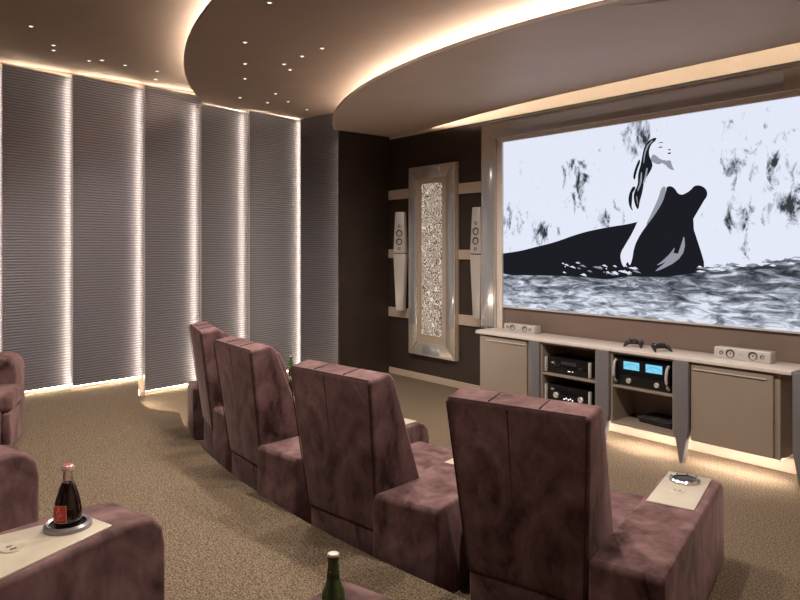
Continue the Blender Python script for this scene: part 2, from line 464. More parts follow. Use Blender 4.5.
# ------------------------------------------------------------------ recliners
def arm_shape(xl0, xr0, xl1, xr1, L, h, y0=-.03):
    prof = [(y0, 0), (y0, h - .012), (y0 + .02, h), (L - .12, h), (L - .06, h - .014), (L - .015, h - .06), (L, h - .13), (L, 0)]
    def X(y, a, b): return a + (b - a) * (y - y0) / (L - y0)
    bm = bmesh.new()
    hull8(bm, [(X(y, xl0, xl1), y, z) for y, z in prof], [(X(y, xr0, xr1), y, z) for y, z in prof], .034, 5, ang=40)
    return bm

def armrest(parent, side, h, xl0, xr0, xl1, xr1, L=1.46, y0=-.03, pad=None, cup=None, cupr=.085, lid=True, button=None):
    a = finish('armrest', arm_shape(xl0, xr0, xl1, xr1, L, h, y0), 'velvet', parent, smooth=50)
    if not pad: return a
    bm = bmesh.new()
    prism(bm, pad, h - .004, h + .006, .003, 2); finish('console_plate', bm, 'pad', a)
    bm = bmesh.new()
    lathe(bm, [(cupr * .74, h + .006), (cupr * .78, h + .022), (cupr * .9, h + .026), (cupr, h + .018), (cupr * 1.02, h + .006)], 40, (cup[0], cup[1], 0), 0)
    lathe(bm, [(0, h + .0075), (cupr * .76, h + .0075), (cupr * .76, h + .02)], 40, (cup[0], cup[1], 0), 1)
    if lid:
        for k in range(8):
            an = 2 * pi * k / 8
            box(bm, cup[0] + cupr * .86 * cos(an) - .004, cup[0] + cupr * .86 * cos(an) + .004, cup[1] + cupr * .86 * sin(an) - .004, cup[1] + cupr * .86 * sin(an) + .004, h + .024, h + .028, 0, 1, 1)
        lathe(bm, [(0, h + .018), (cupr * .5, h + .018), (cupr * .56, h + .008)], 32, (cup[0], cup[1], 0), 2)
    finish('cup_holder', bm, ['ring' if not lid else 'chrome', 'black', 'darkgrey'], a)
    if button:
        bm = bmesh.new()
        lathe(bm, [(0, h + .010), (.036, h + .010), (.04, h + .006)], 28, (button[0], button[1], 0), 0)
        for s in (-1, 1): box(bm, button[0] - .013 * s - .004, button[0] - .013 * s + .004, button[1] - .012, button[1] + .004, h + .0095, h + .013, 0, 1, 1)
        finish('touch_button', bm, ['pad', 'ring'], a)
    return a

def make_chair(name, label, loc, th, group, arm_h=.50, seat_h=.385, right=None, left=None, back=True, seat=(-.268, .268, .268), front=1.24):
    """th: heading clockwise from +Y, degrees; origin under the rear bottom edge of the back"""
    t = thing(name, label, 'armchair', loc, -radians(th), group)
    k = arm_h / .50
    xl, xr0, xr1 = seat
    X = lambda y: xr0 + (xr1 - xr0) * y / 1.24
    def block(y0, y1, z0, z1, g, r, sg=3):
        b = bmesh.new(); prism(b, [(xl + g, y0), (X(y0) - g, y0), (X(y1) - g, y1), (xl + g, y1)], z0, z1, r, sg); return b
    bm = block(.40, front - .08, 0, seat_h - .13, 0, .02)
    box(bm, max(xl, -.29), min(.262, xr0), .012, .42, 0, .275 + (seat_h - .385) * .5, .012)
    finish('base', bm, 'velvet', t)
    finish('seat_cushion', block(.30, front, seat_h - .15, seat_h, .002, .05, 5), 'velvet', t)
    finish('footrest', block(front - .075, front - .015, .03, seat_h - .155, .006, .02), 'velvet', t)
    if back:
        dz = (seat_h - .385)
        prof = [(.004, .27 + dz * .5), (-.110, 1.132 + dz), (.045, 1.158 + dz), (.085, 1.12 + dz), (.37, .44 + dz), (.36, .28 + dz * .5)]
        wz = lambda z: .300 + .055 * (z - .27) / .85
        bm = bmesh.new()
        hull8(bm, [(-wz(z), y, z) for y, z in prof], [(wz(z), y, z) for y, z in prof], .022, 4, ang=25)
        b = finish('backrest', bm, 'velvet', t, smooth=50)
        # stitched seams: outline of the rear panel, centre seam, the two seams over the top and the side seams
        bm = bmesh.new()
        (y0, z0), (y1, z1), (y2, z2) = prof[0], prof[1], prof[2]
        e = .006
        for s in (-1, 1):
            tube(bm, [(s * (wz(z0) - .012), y0 - e, z0 + .02), (s * (wz(z1) - .012), y1 - e + .003, z1 - .016)], .0035)
        tube(bm, [(-wz(z1) + .02, y1 + .006, z1 + .001), (wz(z1) - .02, y1 + .006, z1 + .001)], .0035)
        for fx in (-.13, .12):
            tube(bm, [(fx, y1 + .02, z1 + .0065), (fx, y2 - .012, z2 - .003), (fx, y2 + .02, z2 - .012)], .0035)
        tube(bm, [(-.03, y0 + .002, z0 + .02), (-.03, y1 + .001, z1 - .02)], .0022)
        finish('seam', bm, 'seam', b)
        # head cushion on the front of the back
        bm = bmesh.new()
        hp = [(.10, 1.12 + dz), (.06, 1.12 + dz), (.16, .86 + dz), (.20, .83 + dz), (.235, .88 + dz), (.155, 1.08 + dz)]
        hull8(bm, [(-.28, y, z) for y, z in hp], [(.28, y, z) for y, z in hp], .03, 4, ang=15)
        finish('head_cushion', bm, 'velvet', t, smooth=60)
    if right: armrest(t, 1, arm_h, **right)
    if left: armrest(t, -1, arm_h, **left)
    return t

def std_arm(x0=.272, x1=.715, **kw):
    sg = 1 if x1 > 0 else -1                       # wedge: narrower at the front
    a0, a1 = (x0, x1) if sg > 0 else (x1, x0)
    o = lambda y: a1 - sg * .195 * y / 1.46 * abs(a1 - a0) / .41
    P4 = [(a0 + sg * .045, .81), (o(.81) - sg * .045, .81), (o(1.28) - sg * .03, 1.28), (a0 + sg * .035, 1.28)]
    d = dict(xl0=a0, xr0=a1, xl1=a0, xr1=o(1.46), pad=P4, cup=((a0 + o(1.15)) / 2, 1.15), cupr=.08)
    d.update(kw); return d
end_arm = dict(xl0=.315, xr0=.635, xl1=.29, xr1=.607, pad=[(.335, .81), (.575, .81), (.556, 1.37), (.318, 1.37)], cup=(.435, 1.24), button=(.44, 1.05), cupr=.085)

GF = 'mauve velvet recliners in the front row'
def left_arm(y0=.06, o=.925): return dict(xl0=-.505, xr0=-o, xl1=-.505, xr1=-o + .01, y0=y0, L=1.38, pad=[(-.55, .74), (-o + .05, .74), (-o + .055, 1.28), (-.55, 1.28)], cup=(-.27 - o / 2, 1.15), cupr=.085)
S3 = (-.50, .265, .09)
make_chair('recliner', 'nearest mauve velvet recliner of the front row, chrome cup holder on its right arm', (-2.05, 2.447, 0), -15.2, GF, right=end_arm, left=left_arm(), seat=(-.50, .298, .285))
make_chair('recliner', 'front row mauve velvet recliner next to the nearest one, on its left', (-3.25, 2.262, 0), -7.0, GF, left=left_arm(), seat=S3)
make_chair('recliner', 'second furthest recliner of the front row, overlapping the furthest one', (-4.60, 2.34, 0), 3.8, GF, left=left_arm(o=.83), seat=(-.50, .29, .15))
make_chair('recliner', 'furthest mauve recliner of the front row, tiny green bottle on its arm', (-5.745, 2.555, 0), 15.0, GF, left=left_arm(y0=-.05), seat=(-.50, .265, .09))

GR = 'mauve velvet recliners on the raised platform'
AH, SH = .70, .50
coke_arm = dict(xl0=.235, xr0=.84, xl1=.40, xr1=.665, L=1.585, pad=[(.27, .6), (.79, .6), (.645, 1.372), (.476, 1.367)], cup=(.532, 1.275), cupr=.077, lid=False, button=(.55, 1.08))
chA = make_chair('recliner', 'recliner at the bottom left whose cream armrest holds the red-label bottle', (-2.72, -.745, P), -16, GR, AH, SH, right=coke_arm)
chB = make_chair('recliner', 'recliner at the bottom edge whose armrest carries the open green bottle', (-1.594, -.352, P), -13, GR, AH, SH, right=std_arm(cup=(.497, 1.21), L=1.56))
make_chair('recliner', 'recliner at the left edge whose rounded plum arm shows behind the cream armrest', (-3.97, -.74, P), -8, GR, AH, SH, right=std_arm())
make_chair('recliner', 'lone recliner at the far left edge by the ribbed wall, seen from its front corner', (-7.05, -.22, P), 20, GR, AH, .48, front=1.52, left=dict(xl0=-.272, xr0=-.715, xl1=-.272, xr1=-.70))

# ------------------------------------------------------------------ bottles
def local_to_world(ch, x, y, z):
    a = ch.rotation_euler.z
    return (ch.location.x + x * cos(a) - y * sin(a), ch.location.y + x * sin(a) + y * cos(a), ch.location.z + z)

def lathe_part(profile, c=(0, 0, 0), seg=28):
    bm = bmesh.new(); lathe(bm, profile, seg, c); return bm

p = local_to_world(chA, .532, 1.275, AH + .0085)
t = thing('cola_bottle', 'small dark cola bottle with a red square label and pink cap', 'bottle', p, 0); t.scale = (1, 1, .98)
bm = lathe_part([(0, 0), (.036, 0), (.043, .006), (.0455, .03), (.0448, .062), (.041, .088), (.035, .112), (.0275, .137), (.0195, .156), (0, .156)]); finish('cola', bm, 'cola', t, smooth=60)
bm = lathe_part([(.0195, .154), (.0165, .165), (.0145, .19), (.0145, .205), (.0125, .205), (.0125, .168), (.0165, .156)]); finish('glass_neck', bm, 'clear', t, smooth=60)
bm = bmesh.new()
prof = [(0, .218), (.014, .218), (.0185, .213), (.0205, .200), (.0175, .199)]
lathe(bm, prof, 28)
lathe(bm, [(0, .2195), (.013, .2195), (.014, .2175)], 28, (0, 0, 0), 1)
for k in range(21):
    a = 2 * pi * k / 21
    lathe(bm, [(0, .2), (.0018, .2), (.0014, .211), (0, .212)], 6, (.0197 * cos(a), .0197 * sin(a), 0))
finish('cap', bm, ['cap', 'redcap'], t, smooth=60)
# label wraps the side turned to the camera
def bent(bm, u0, u1, z0, z1, r, a0, mi=0, n=10):
    for i in range(n):
        a = a0 + (u0 + (u1 - u0) * i / n) / r; b = a0 + (u0 + (u1 - u0) * (i + 1) / n) / r
        poly(bm, [(r * cos(a), r * sin(a), z0), (r * cos(b), r * sin(b), z0), (r * cos(b), r * sin(b), z1), (r * cos(a), r * sin(a), z1)], mi)
va = math.atan2(-p[1], -p[0]) - .62          # towards the viewer, a little to its left
bm = bmesh.new()
bent(bm, -.0245, .0245, .026, .088, .0460, va, 1)
bent(bm, -.0225, .0225, .028, .086, .0463, va, 0)
def cyl(u, z, r=.0467): return (r * cos(va + u / r), r * sin(va + u / r), z)
tube(bm, [cyl(u, z) for u, z in [(-.012, .060), (-.006, .071), (.004, .069), (.002, .060), (-.006, .050), (-.010, .046), (-.002, .047), (.006, .055), (.010, .062)]], .0009, 5, 2)
tube(bm, [cyl(u, z) for u, z in [(-.002, .050), (.004, .057), (.006, .051), (.011, .056), (.012, .050)]], .0008, 5, 2)
for u in (-.011, -.0065, -.002, .0025, .007, .0115):
    tube(bm, [cyl(u, .037), cyl(u + .0012, .042), cyl(u + .0024, .037)], .0007, 4, 2)
lathe(bm, [(0, 0), (.004, 0), (.0, .001)], 8, cyl(.0, .079), 2)
finish('label', bm, ['redlabel', 'gold', 'gold'], t)

def beer(name, label, loc, s=1.0, va=0.0):
    t = thing(name, label, 'bottle', loc, 0)
    bm = lathe_part([(r * s, z * s) for r, z in [(0, 0), (.028, 0), (.031, .004), (.031, .125), (.029, .142), (.021, .160), (.0175, .172), (.0155, .195), (.0135, .222), (.0135, .226), (0, .226)]]); finish('glass_body', bm, 'green', t, smooth=60)
    bm = lathe_part([(r * s, z * s) for r, z in [(0.0145, .221), (.0152, .225), (.0152, .233), (.0140, .237), (.0135, .2375)]]); finish('lip', bm, 'greenlabel', t, smooth=60)
    bm = lathe_part([(r * s, z * s) for r, z in [(0, .240), (.012, .2405), (.0152, .239), (.0158, .234), (.0152, .234)]]); finish('cap', bm, 'wcap', t, smooth=60)
    bm = bmesh.new(); lathe(bm, [(.0176 * s, .176 * s), (.0163 * s, .190 * s)], 24, (0, 0, 0), 0)
    # small red five-pointed star on the neck
    r0 = .0168 * s; pts = []
    for k in range(10):
        q = (.0062 if k % 2 == 0 else .0026) * s; a = pi / 2 + k * pi / 5
        u, z = q * cos(a), .197 * s + q * sin(a)
        pts.append((r0 * cos(va + u / r0), r0 * sin(va + u / r0), z))
    c = (r0 * cos(va), r0 * sin(va), .197 * s)
    for k in range(10): poly(bm, [c, pts[k], pts[(k + 1) % 10]], 1)
    finish('label', bm, ['greenlabel', 'redlabel'], t)
    return t
p = local_to_world(chB, .497, 1.21, AH + .0085)
beer('beer_bottle', 'green bottle with pale cap and small red star, at the bottom edge', p, .93, math.atan2(-p[1], -p[0]) - .5)
far = [o for o in bpy.data.objects if o.name.startswith('recliner') and o.get('label', '').startswith('furthest mauve')][0]
p = local_to_world(far, -.71, .96, .5085)
beer('beer_bottle', 'tiny distant green bottle on the armrest of the furthest recliner', p, .85, -1)

# ------------------------------------------------------------------ sideboard units
CF, CB = 5.60, 6.0          # front and rear of the cabinets
ZB0, ZB1 = .20, .875
def closed_unit(x0, x1, label, hx0, hx1):
    t = thing('cabinet', label, 'cabinet', ((x0 + x1) / 2, CF, ZB0))
    w = (x1 - x0) / 2; h = ZB1 - ZB0
    bm = bmesh.new(); box(bm, -w, w, .022, CB - CF, 0, h, .003, 1); finish('carcass', bm, 'cabinet', t)
    bm = bmesh.new(); box(bm, -w + .006, w - .045, .0, .02, .006, h - .018, .003, 1); d = finish('door', bm, 'cabinet', t)
    bm = bmesh.new(); box(bm, hx0, hx1, -.012, 0, h - .066, h - .054, .003, 1); finish('handle', bm, 'steel', d)
    return t
closed_unit(-5.32, -4.595, 'closed taupe cabinet at the left end of the sideboard', -.26, .31)
closed_unit(-2.865, -2.155, 'closed taupe cabinet at the right end of the sideboard', -.33, .265)
def open_unit(x0, x1, label, shelf):
    t = thing('shelf_unit', label, 'cabinet', ((x0 + x1) / 2, CF, ZB0))
    w = (x1 - x0) / 2; h = ZB1 - ZB0; D = CB - CF
    for s in (-1, 1):
        bm = bmesh.new(); box(bm, min(s * w, s * (w - .02)), max(s * w, s * (w - .02)), .0, D, 0, h, .002, 1); finish('side_panel', bm, 'cabinet_in', t)
    bm = bmesh.new(); box(bm, -w + .02, w - .02, D - .012, D, 0, h); finish('back_panel', bm, 'cabinet_in', t)
    bm = bmesh.new(); box(bm, -w + .02, w - .02, 0, D - .012, 0, .022, .002, 1); finish('bottom_panel', bm, 'cabinet_in', t)
    bm = bmesh.new(); box(bm, -w + .02, w - .02, 0, D - .012, h - .02, h, .002, 1); finish('top_panel', bm, 'cabinet_in', t)
    bm = bmesh.new(); box(bm, -w + .02, w - .02, .004, D - .012, shelf - .022 - ZB0, shelf - ZB0, .002, 1); finish('shelf', bm, 'cabinet_in', t)
    return t
open_unit(-4.455, -3.785, 'open shelf cabinet of the sideboard holding two stacked black receivers', .565)
open_unit(-3.635, -3.005, 'open shelf cabinet of the sideboard holding the amplifier with blue meters', .565)
bm = bmesh.new()
prism(bm, [(-5.42, 5.66), (-5.36, 5.575), (-2.06, 5.575), (-2.06, 6.0), (-5.42, 6.0)], ZB1, .905, .004, 2)
tag(finish('countertop', bm, 'counter'), 'long pale stone countertop running over all the sideboard cabinets', 'countertop')
def pilaster(x0, x1, label, top=ZB1):
    c = (x0 + x1) / 2; w = (x1 - x0) / 2
    pts = [(-w, top), (w, top), (w, .30), (.012, .0), (-.012, .0), (-w, .30)]
    bm = bmesh.new()
    hull8(bm, [(x, -.035, z) for x, z in pts], [(x, .03, z) for x, z in pts], .006, 2)
    o = finish('pointed_pilaster', bm, 'pilaster', None, (c, CF + .005, 0)); tag(o, label, 'pilaster', 'grey pointed pilasters of the sideboard')
pilaster(-4.592, -4.458, 'grey pointed pilaster between the left closed cabinet and the receiver shelves')
pilaster(-3.782, -3.638, 'grey pointed pilaster in the middle, between the two open shelf cabinets')
pilaster(-3.002, -2.868, 'grey pointed pilaster between the amplifier shelves and the right closed cabinet')
pilaster(-2.052, -1.918, 'grey pointed pilaster cut by the right edge of the photo, past the last cabinet', .9)
# light strips under the sideboard
for x0, x1 in ((-5.3, -4.62), (-4.43, -3.80), (-3.62, -3.02), (-2.85, -2.17)):
    bm = bmesh.new(); box(bm, x0, x1, 5.70, 5.73, .186, .198); struct('trim_5', bm, 'ledunder')

# ------------------------------------------------------------------ electronics
def receiver(label, loc, w, h, knobs):
    t = thing('receiver', label, 'hi-fi unit', loc)
    bm = bmesh.new(); box(bm, -w / 2 + .03, w / 2 - .03, .02, .30, .012, h - .012, .004, 2)
    for k in range(9): box(bm, -w / 2 + .06, w / 2 - .06, .05 + k * .026, .06 + k * .026, h - .013, h - .008, .001, 1)
    finish('housing', bm, 'black', t)
    bm = bmesh.new(); box(bm, -w / 2 + .012, w / 2 - .012, 0, .022, .012, h, .003, 2); f = finish('faceplate', bm, 'gloss', t)
    for s in (-1, 1):
        bm = bmesh.new(); box(bm, s * (w / 2 - .012) - .012, s * (w / 2 - .012) + .012, -.03, .0, .012, h, .005, 2); finish('handle', bm, 'steel', t)
        for q in (-1, 1):
            bm = bmesh.new(); lathe(bm, [(0, 0), (.012, 0), (.013, .008), (0, .008)], 12, (s * (w / 2 - .07), .15 + q * .09, 0)); finish('foot', bm, 'black', t)
    if knobs:
        for s in (-1, 1):
            bm = bmesh.new(); lathe(bm, [(.030, 0), (.030, .014), (.026, .018), (.018, .018), (.016, .012), (0, .012)], 24, (s * w * .27, 0, h * .55), 0, 'Y'); finish('knob', bm, 'steel', f)
        for k, dx in enumerate((-.05, -.025, 0, .025, .05)):
            bm = bmesh.new(); box(bm, dx - .007, dx + .007, -.003, 0, h * .42 + .010 * (k % 2), h * .42 + .010 + .010 * (k % 2), .001, 1); finish('indicator', bm, 'tinyled', f)
    else:
        bm = bmesh.new(); box(bm, -.09, .09, -.002, 0, h * .60, h * .80, .001, 1); finish('display_window', bm, 'darkgrey', f)
        for dx in (.0, .016, .05):
            bm = bmesh.new(); box(bm, dx - .004, dx + .004, -.002, 0, h * .22, h * .22 + .008, 0, 1); finish('indicator', bm, 'tinyled', f)
        for dx in (-.16, -.12, .13, .16):
            bm = bmesh.new(); lathe(bm, [(.012, 0), (.012, .008), (0, .008)], 14, (dx, 0, h * .5), 0, 'Y'); finish('button', bm, 'darkgrey', f)
    return t
receiver('upper black receiver with steel end bars, on the top shelf left of the amplifier', (-4.145, 5.645, .565), .55, .165, False)
receiver('lower black receiver with two round chrome knobs, under the other receiver', (-4.145, 5.645, .222), .55, .225, True)

t = thing('amplifier', 'black amplifier with two glowing blue meters on the upper shelf', 'amplifier', (-3.335, 5.635, .565))
w, h = .545, .262
bm = bmesh.new(); box(bm, -w / 2 + .02, w / 2 - .02, .02, .32, .012, h - .006, .004, 2)
for k in range(12): box(bm, -w / 2 + .04, w / 2 - .04, .05 + k * .02, .057 + k * .02, h - .008, h - .002, .001, 1)
finish('housing', bm, 'black', t)
bm = bmesh.new(); box(bm, -w / 2 + .006, w / 2 - .006, 0, .022, .006, h, .003, 2); f = finish('faceplate', bm, 'gloss', t)
for s, dx in ((-1, -.105), (1, .118)):
    bm = bmesh.new(); box(bm, dx - .080, dx + .080, -.004, 0, .155, .228, .002, 1, 0)
    for k in range(11):
        a = radians(140 - k * 10); cx, cz = dx, .105
        tube(bm, [(cx + .100 * cos(a), -.0048, cz + .100 * sin(a)), (cx + .110 * cos(a), -.0048, cz + .110 * sin(a))], .0012, 4, 1)
    tube(bm, [(dx + .1 * cos(radians(140 - 5 * k)), -.0048, .105 + .1 * sin(radians(140 - 5 * k))) for k in range(21)], .0009, 4, 1)
    tube(bm, [(dx + .01, -.0055, .158), (dx - .04, -.0055, .205)], .001, 4, 1)
    finish('meter', bm, ['meter', 'meterink'], f)
    bm = bmesh.new(); lathe(bm, [(.024, 0), (.024, .012), (.020, .016), (.013, .016), (.012, .012), (0, .012)], 24, (dx * 1.25, 0, .052), 0, 'Y'); finish('knob', bm, 'steel', f)
    bm = bmesh.new(); xx = s * (w / 2 - .012)
    pts = [(xx, -.004, .03), (xx, -.03, .05), (xx, -.045, .09), (xx, -.05, .132), (xx, -.045, .175), (xx, -.03, .215), (xx, -.004, .235)]
    tube(bm, pts, .013, 8); finish('handle', bm, 'steel', t)
for dx in (-.2, .2):
    for dy in (.06, .28):
        bm = bmesh.new(); lathe(bm, [(0, 0), (.014, 0), (.015, .012), (0, .012)], 12, (dx, dy, 0)); finish('foot', bm, 'black', t)

t = thing('game_console', 'flat black game console on the lower shelf under the amplifier', 'game console', (-3.27, 5.73, .222), radians(-6))
bm = bmesh.new(); hull8(bm, [(-.17, .02, .004), (.17, .02, .004), (.17, .25, .004), (-.17, .25, .004)], [(-.17, 0, .030), (.17, 0, .030), (.17, .25, .030), (-.17, .25, .030)], .003, 1); finish('lower_shell', bm, 'black', t)
bm = bmesh.new(); hull8(bm, [(-.17, 0, .034), (.17, 0, .034), (.17, .25, .034), (-.17, .25, .034)], [(-.17, -.018, .060), (.17, -.018, .060), (.17, .25, .060), (-.17, .25, .060)], .003, 1); finish('upper_shell', bm, 'darkgrey', t)
bm = bmesh.new(); box(bm, -.165, .165, .01, .24, .0295, .0345); finish('gap_band', bm, 'black', t)
bm = bmesh.new(); box(bm, -.01, -.004, -.012, .245, .0605, .062); finish('light_bar', bm, 'ring', t)
for dx in (-.13, .13):
    for dy in (.05, .2):
        bm = bmesh.new(); lathe(bm, [(0, 0), (.01, 0), (.01, .006), (0, .006)], 10, (dx, dy, 0)); finish('foot', bm, 'black', t)

def controller(label, loc, rz):
    t = thing('game_controller', label, 'game controller', loc, rz, 'black game controllers on the countertop')
    bm = bmesh.new()
    # body with two drooping grips: one swept closed form
    prof = []
    for i in range(25):
        u = -1 + 2 * i / 24.0
        x = u * .082
        ya = .030 - .006 * abs(u)                                  # rear edge
        yb = -.022 - .062 * max(0, (abs(u) - .52) / .48) ** 1.3 if abs(u) < .93 else -.075
        prof.append((x, ya, yb))
    b = bmesh.new(); rings = []
    for i, (x, ya, yb) in enumerate(prof):
        u = abs(x / .082); th = .021 * (1 - .35 * u ** 6)
        rings.append([b.verts.new((x, (ya + yb) / 2 + (ya - yb) / 2 * cos(a), .027 - .004 * u + th * .8 * sin(a) * (1 - .15 * cos(a)))) for a in [2 * pi * k / 12 for k in range(12)]])
    for a, d in zip(rings, rings[1:]):
        for k in range(12): b.faces.new((a[k], a[(k + 1) % 12], d[(k + 1) % 12], d[k]))
    b.faces.new(rings[0][::-1]); b.faces.new(rings[-1]); merge(bm, b)
    top = max(v.co.z for v in bm.verts)
    TM = Matrix.Rotation(radians(32), 3, 'X')
    lo = min((TM @ v.co).z for v in bm.verts)
    def put(nm, bm, m):
        for v in bm.verts: v.co = TM @ v.co - Vector((0, 0, lo))
        return finish(nm, bm, m, t, smooth=60)
    put('shell', bm, 'black')
    for s in (-1, 1):
        bm = bmesh.new(); lathe(bm, [(.006, top - .008), (.006, top + .006), (.011, top + .008), (.011, top + .012), (0, top + .011)], 16, (s * .027, -.012, 0)); put('thumbstick', bm, 'black')
        bm = bmesh.new(); box(bm, s * .055 - .014, s * .055 + .014, .022, .034, top - .014, top - .004, .003, 2); put('shoulder_button', bm, 'black')
    bm = bmesh.new(); box(bm, -.024, .024, .0, .024, top - .004, top + .0015, .002, 1); put('touch_pad', bm, 'black')
    for k in range(4):
        a = k * pi / 2; bm = bmesh.new(); lathe(bm, [(.0045, top - .006), (.0045, top + .001), (0, top + .001)], 10, (.055 + .010 * cos(a), .006 + .010 * sin(a), 0)); put('button', bm, 'ring')
    bm = bmesh.new(); box(bm, -.065, -.045, .003, .009, top - .006, top + .001, .001, 1); box(bm, -.058, -.052, -.004, .016, top - .006, top + .001, .001, 1)
    put('direction_pad', bm, 'ring')
    t.scale = (1.02, 1.02, 1.02)
    return t
controller('left of the two black game controllers on the countertop, grips facing us', (-3.52, 5.83, .905), radians(8))
controller('right of the two black game controllers on the countertop, turned sideways', (-3.235, 5.76, .905), radians(62))

def centre_speaker(label, loc, w, h, d, rz=0, sq=1):
    t = thing('centre_speaker', label, 'speaker', loc, rz, 'small silver speakers on the countertop')
    bm = bmesh.new(); hull8(bm, [(-w / 2, 0, 0), (w / 2, 0, 0), (w / 2, d, 0), (-w / 2, d, 0)], [(-w / 2, .012, h), (w / 2, .012, h), (w / 2, d, h * .96), (-w / 2, d, h * .96)], .008, 3); finish('cabinet_shell', bm, 'silver', t)
    for x, r in ((-.36, .15), (-.20, .34), (0, .14), (.20, .34), (.36, .15)):
        bm = bmesh.new(); R = r * h
        lathe(bm, [(R * 1.12, -.006), (R * 1.12, .006), (R, .007), (R * .92, .003), (R * .35, -.006), (R * .3, -.001), (0, .003)], 24, (x * w, .006, h * .5), 0, 'Y')
        finish('driver' if r > .2 else 'tweeter', bm, 'steel' if r == .14 else 'cone', t)
    return t
centre_speaker('small silver speaker at the left end of the countertop', (-4.95, 5.83, .905), .44, .085, .12, radians(0))
centre_speaker('wider silver speaker at the right end of the countertop', (-2.53, 5.80, .905), .46, .095, .12)

# ------------------------------------------------------------------ screen
YS = 6.0
t = thing('projection_screen', 'big glowing screen in a grey mirrored frame above the sideboard', 'screen', (0, YS, 0))
SX0, SX1, SZ0, SZ1 = -5.34, -2.08, 1.16, 3.075
bm = bmesh.new(); y = .022
poly(bm, [(SX0, y, SZ0), (SX1, y, SZ0), (SX1, y, SZ1), (SX0, y, SZ1)], 0)
def flat(pts, k, mi): poly(bm, [(max(SX0, min(SX1, x)), y - .0012 * k, z) for x, z in pts], mi)
water = [(-5.34, 1.538), (-4.749, 1.555), (-4.208, 1.554), (-3.96, 1.528), (-3.724, 1.578), (-3.414, 1.572), (-3.086, 1.621), (-2.932, 1.674), (-2.80, 1.66), (-2.711, 1.70), (-2.62, 1.672), (-2.535, 1.68), (-2.45, 1.72), (-2.368, 1.70), (-2.24, 1.744), (-2.146, 1.772), (-2.08, 1.766), (-2.08, 1.16), (-5.34, 1.16)]
def soft(pts, n=2):          # round the corners of an outline
    for _ in range(n):
        q = []
        for k in range(len(pts)):
            (x0, z0), (x1, z1) = pts[k], pts[(k + 1) % len(pts)]
            q += [(x0 * .75 + x1 * .25, z0 * .75 + z1 * .25), (x0 * .25 + x1 * .75, z0 * .25 + z1 * .75)]
        pts = q
    return pts
gown = [(-5.5, 1.76), (-5.1, 1.80), (-4.865, 1.85), (-4.6, 1.90), (-4.26, 2.0), (-3.95, 2.05), (-3.656, 2.081), (-3.50, 2.13), (-3.40, 2.20), (-3.36, 2.30), (-3.32, 2.42), (-3.23, 2.42), (-3.18, 2.33), (-3.086, 2.37), (-3.02, 2.42), (-2.93, 2.38), (-2.915, 2.30), (-3.00, 2.23), (-3.045, 2.12), (-3.08, 2.05), (-3.039, 1.959), (-2.985, 1.838), (-2.93, 1.64), (-3.086, 1.60), (-3.414, 1.56), (-3.724, 1.565), (-3.96, 1.515), (-4.208, 1.54), (-4.749, 1.536), (-5.5, 1.52)]
arm = [(-3.46, 2.56), (-3.38, 2.60), (-3.31, 2.52), (-3.30, 2.40), (-3.35, 2.28), (-3.42, 2.18), (-3.50, 2.07), (-3.58, 1.97), (-3.645, 1.85), (-3.66, 1.74), (-3.69, 1.655), (-3.715, 1.72), (-3.745, 1.64), (-3.78, 1.68), (-3.80, 1.78), (-3.74, 1.87), (-3.66, 1.99), (-3.585, 2.14), (-3.535, 2.31), (-3.525, 2.45)]
chest = [(-3.40, 2.60), (-3.35, 2.70), (-3.26, 2.68), (-3.23, 2.58), (-3.14, 2.50), (-3.03, 2.42), (-3.08, 2.36), (-3.18, 2.32), (-3.24, 2.42), (-3.33, 2.42)]
head = [(-3.455, 2.665), (-3.49, 2.74), (-3.475, 2.82), (-3.42, 2.865), (-3.355, 2.872), (-3.31, 2.845), (-3.285, 2.80), (-3.245, 2.772), (-3.262, 2.748), (-3.25, 2.728), (-3.262, 2.712), (-3.255, 2.69), (-3.285, 2.655), (-3.34, 2.65), (-3.385, 2.625)]
hairs = [[(-3.40, 2.895), (-3.47, 2.885), (-3.53, 2.835), (-3.555, 2.75), (-3.57, 2.66), (-3.605, 2.56), (-3.60, 2.46), (-3.655, 2.37), (-3.64, 2.27), (-3.60, 2.20), (-3.585, 2.29), (-3.555, 2.38), (-3.535, 2.50), (-3.48, 2.56), (-3.44, 2.64), (-3.485, 2.70), (-3.475, 2.79), (-3.43, 2.85)],
         [(-3.62, 2.43), (-3.67, 2.37), (-3.685, 2.28), (-3.65, 2.19), (-3.70, 2.25), (-3.71, 2.35), (-3.66, 2.45)],
         [(-3.575, 2.68), (-3.62, 2.58), (-3.635, 2.50), (-3.66, 2.53), (-3.635, 2.62), (-3.59, 2.71)]]
locks = [[(-3.50, 2.84), (-3.535, 2.76), (-3.545, 2.66), (-3.535, 2.66), (-3.522, 2.75), (-3.485, 2.83)], [(-3.57, 2.58), (-3.575, 2.48), (-3.61, 2.40), (-3.60, 2.39), (-3.56, 2.47), (-3.555, 2.57)],
         [(-3.45, 2.875), (-3.50, 2.83), (-3.51, 2.77), (-3.495, 2.82), (-3.44, 2.865)], [(-3.51, 2.62), (-3.525, 2.54), (-3.55, 2.46), (-3.535, 2.46), (-3.51, 2.53), (-3.495, 2.60)], [(-3.62, 2.34), (-3.61, 2.28), (-3.60, 2.25), (-3.605, 2.30), (-3.61, 2.35)]]
shade = [(-3.305, 2.42), (-3.33, 2.30), (-3.40, 2.19), (-3.49, 2.075), (-3.52, 2.06), (-3.45, 2.19), (-3.385, 2.32), (-3.355, 2.42)]
jaw = [(-3.40, 2.665), (-3.33, 2.652), (-3.265, 2.67), (-3.25, 2.60), (-3.22, 2.56), (-3.28, 2.58), (-3.32, 2.63)]
bust = [(-3.225, 2.40), (-3.21, 2.48), (-3.15, 2.44), (-3.10, 2.42), (-3.09, 2.375), (-3.18, 2.335)]
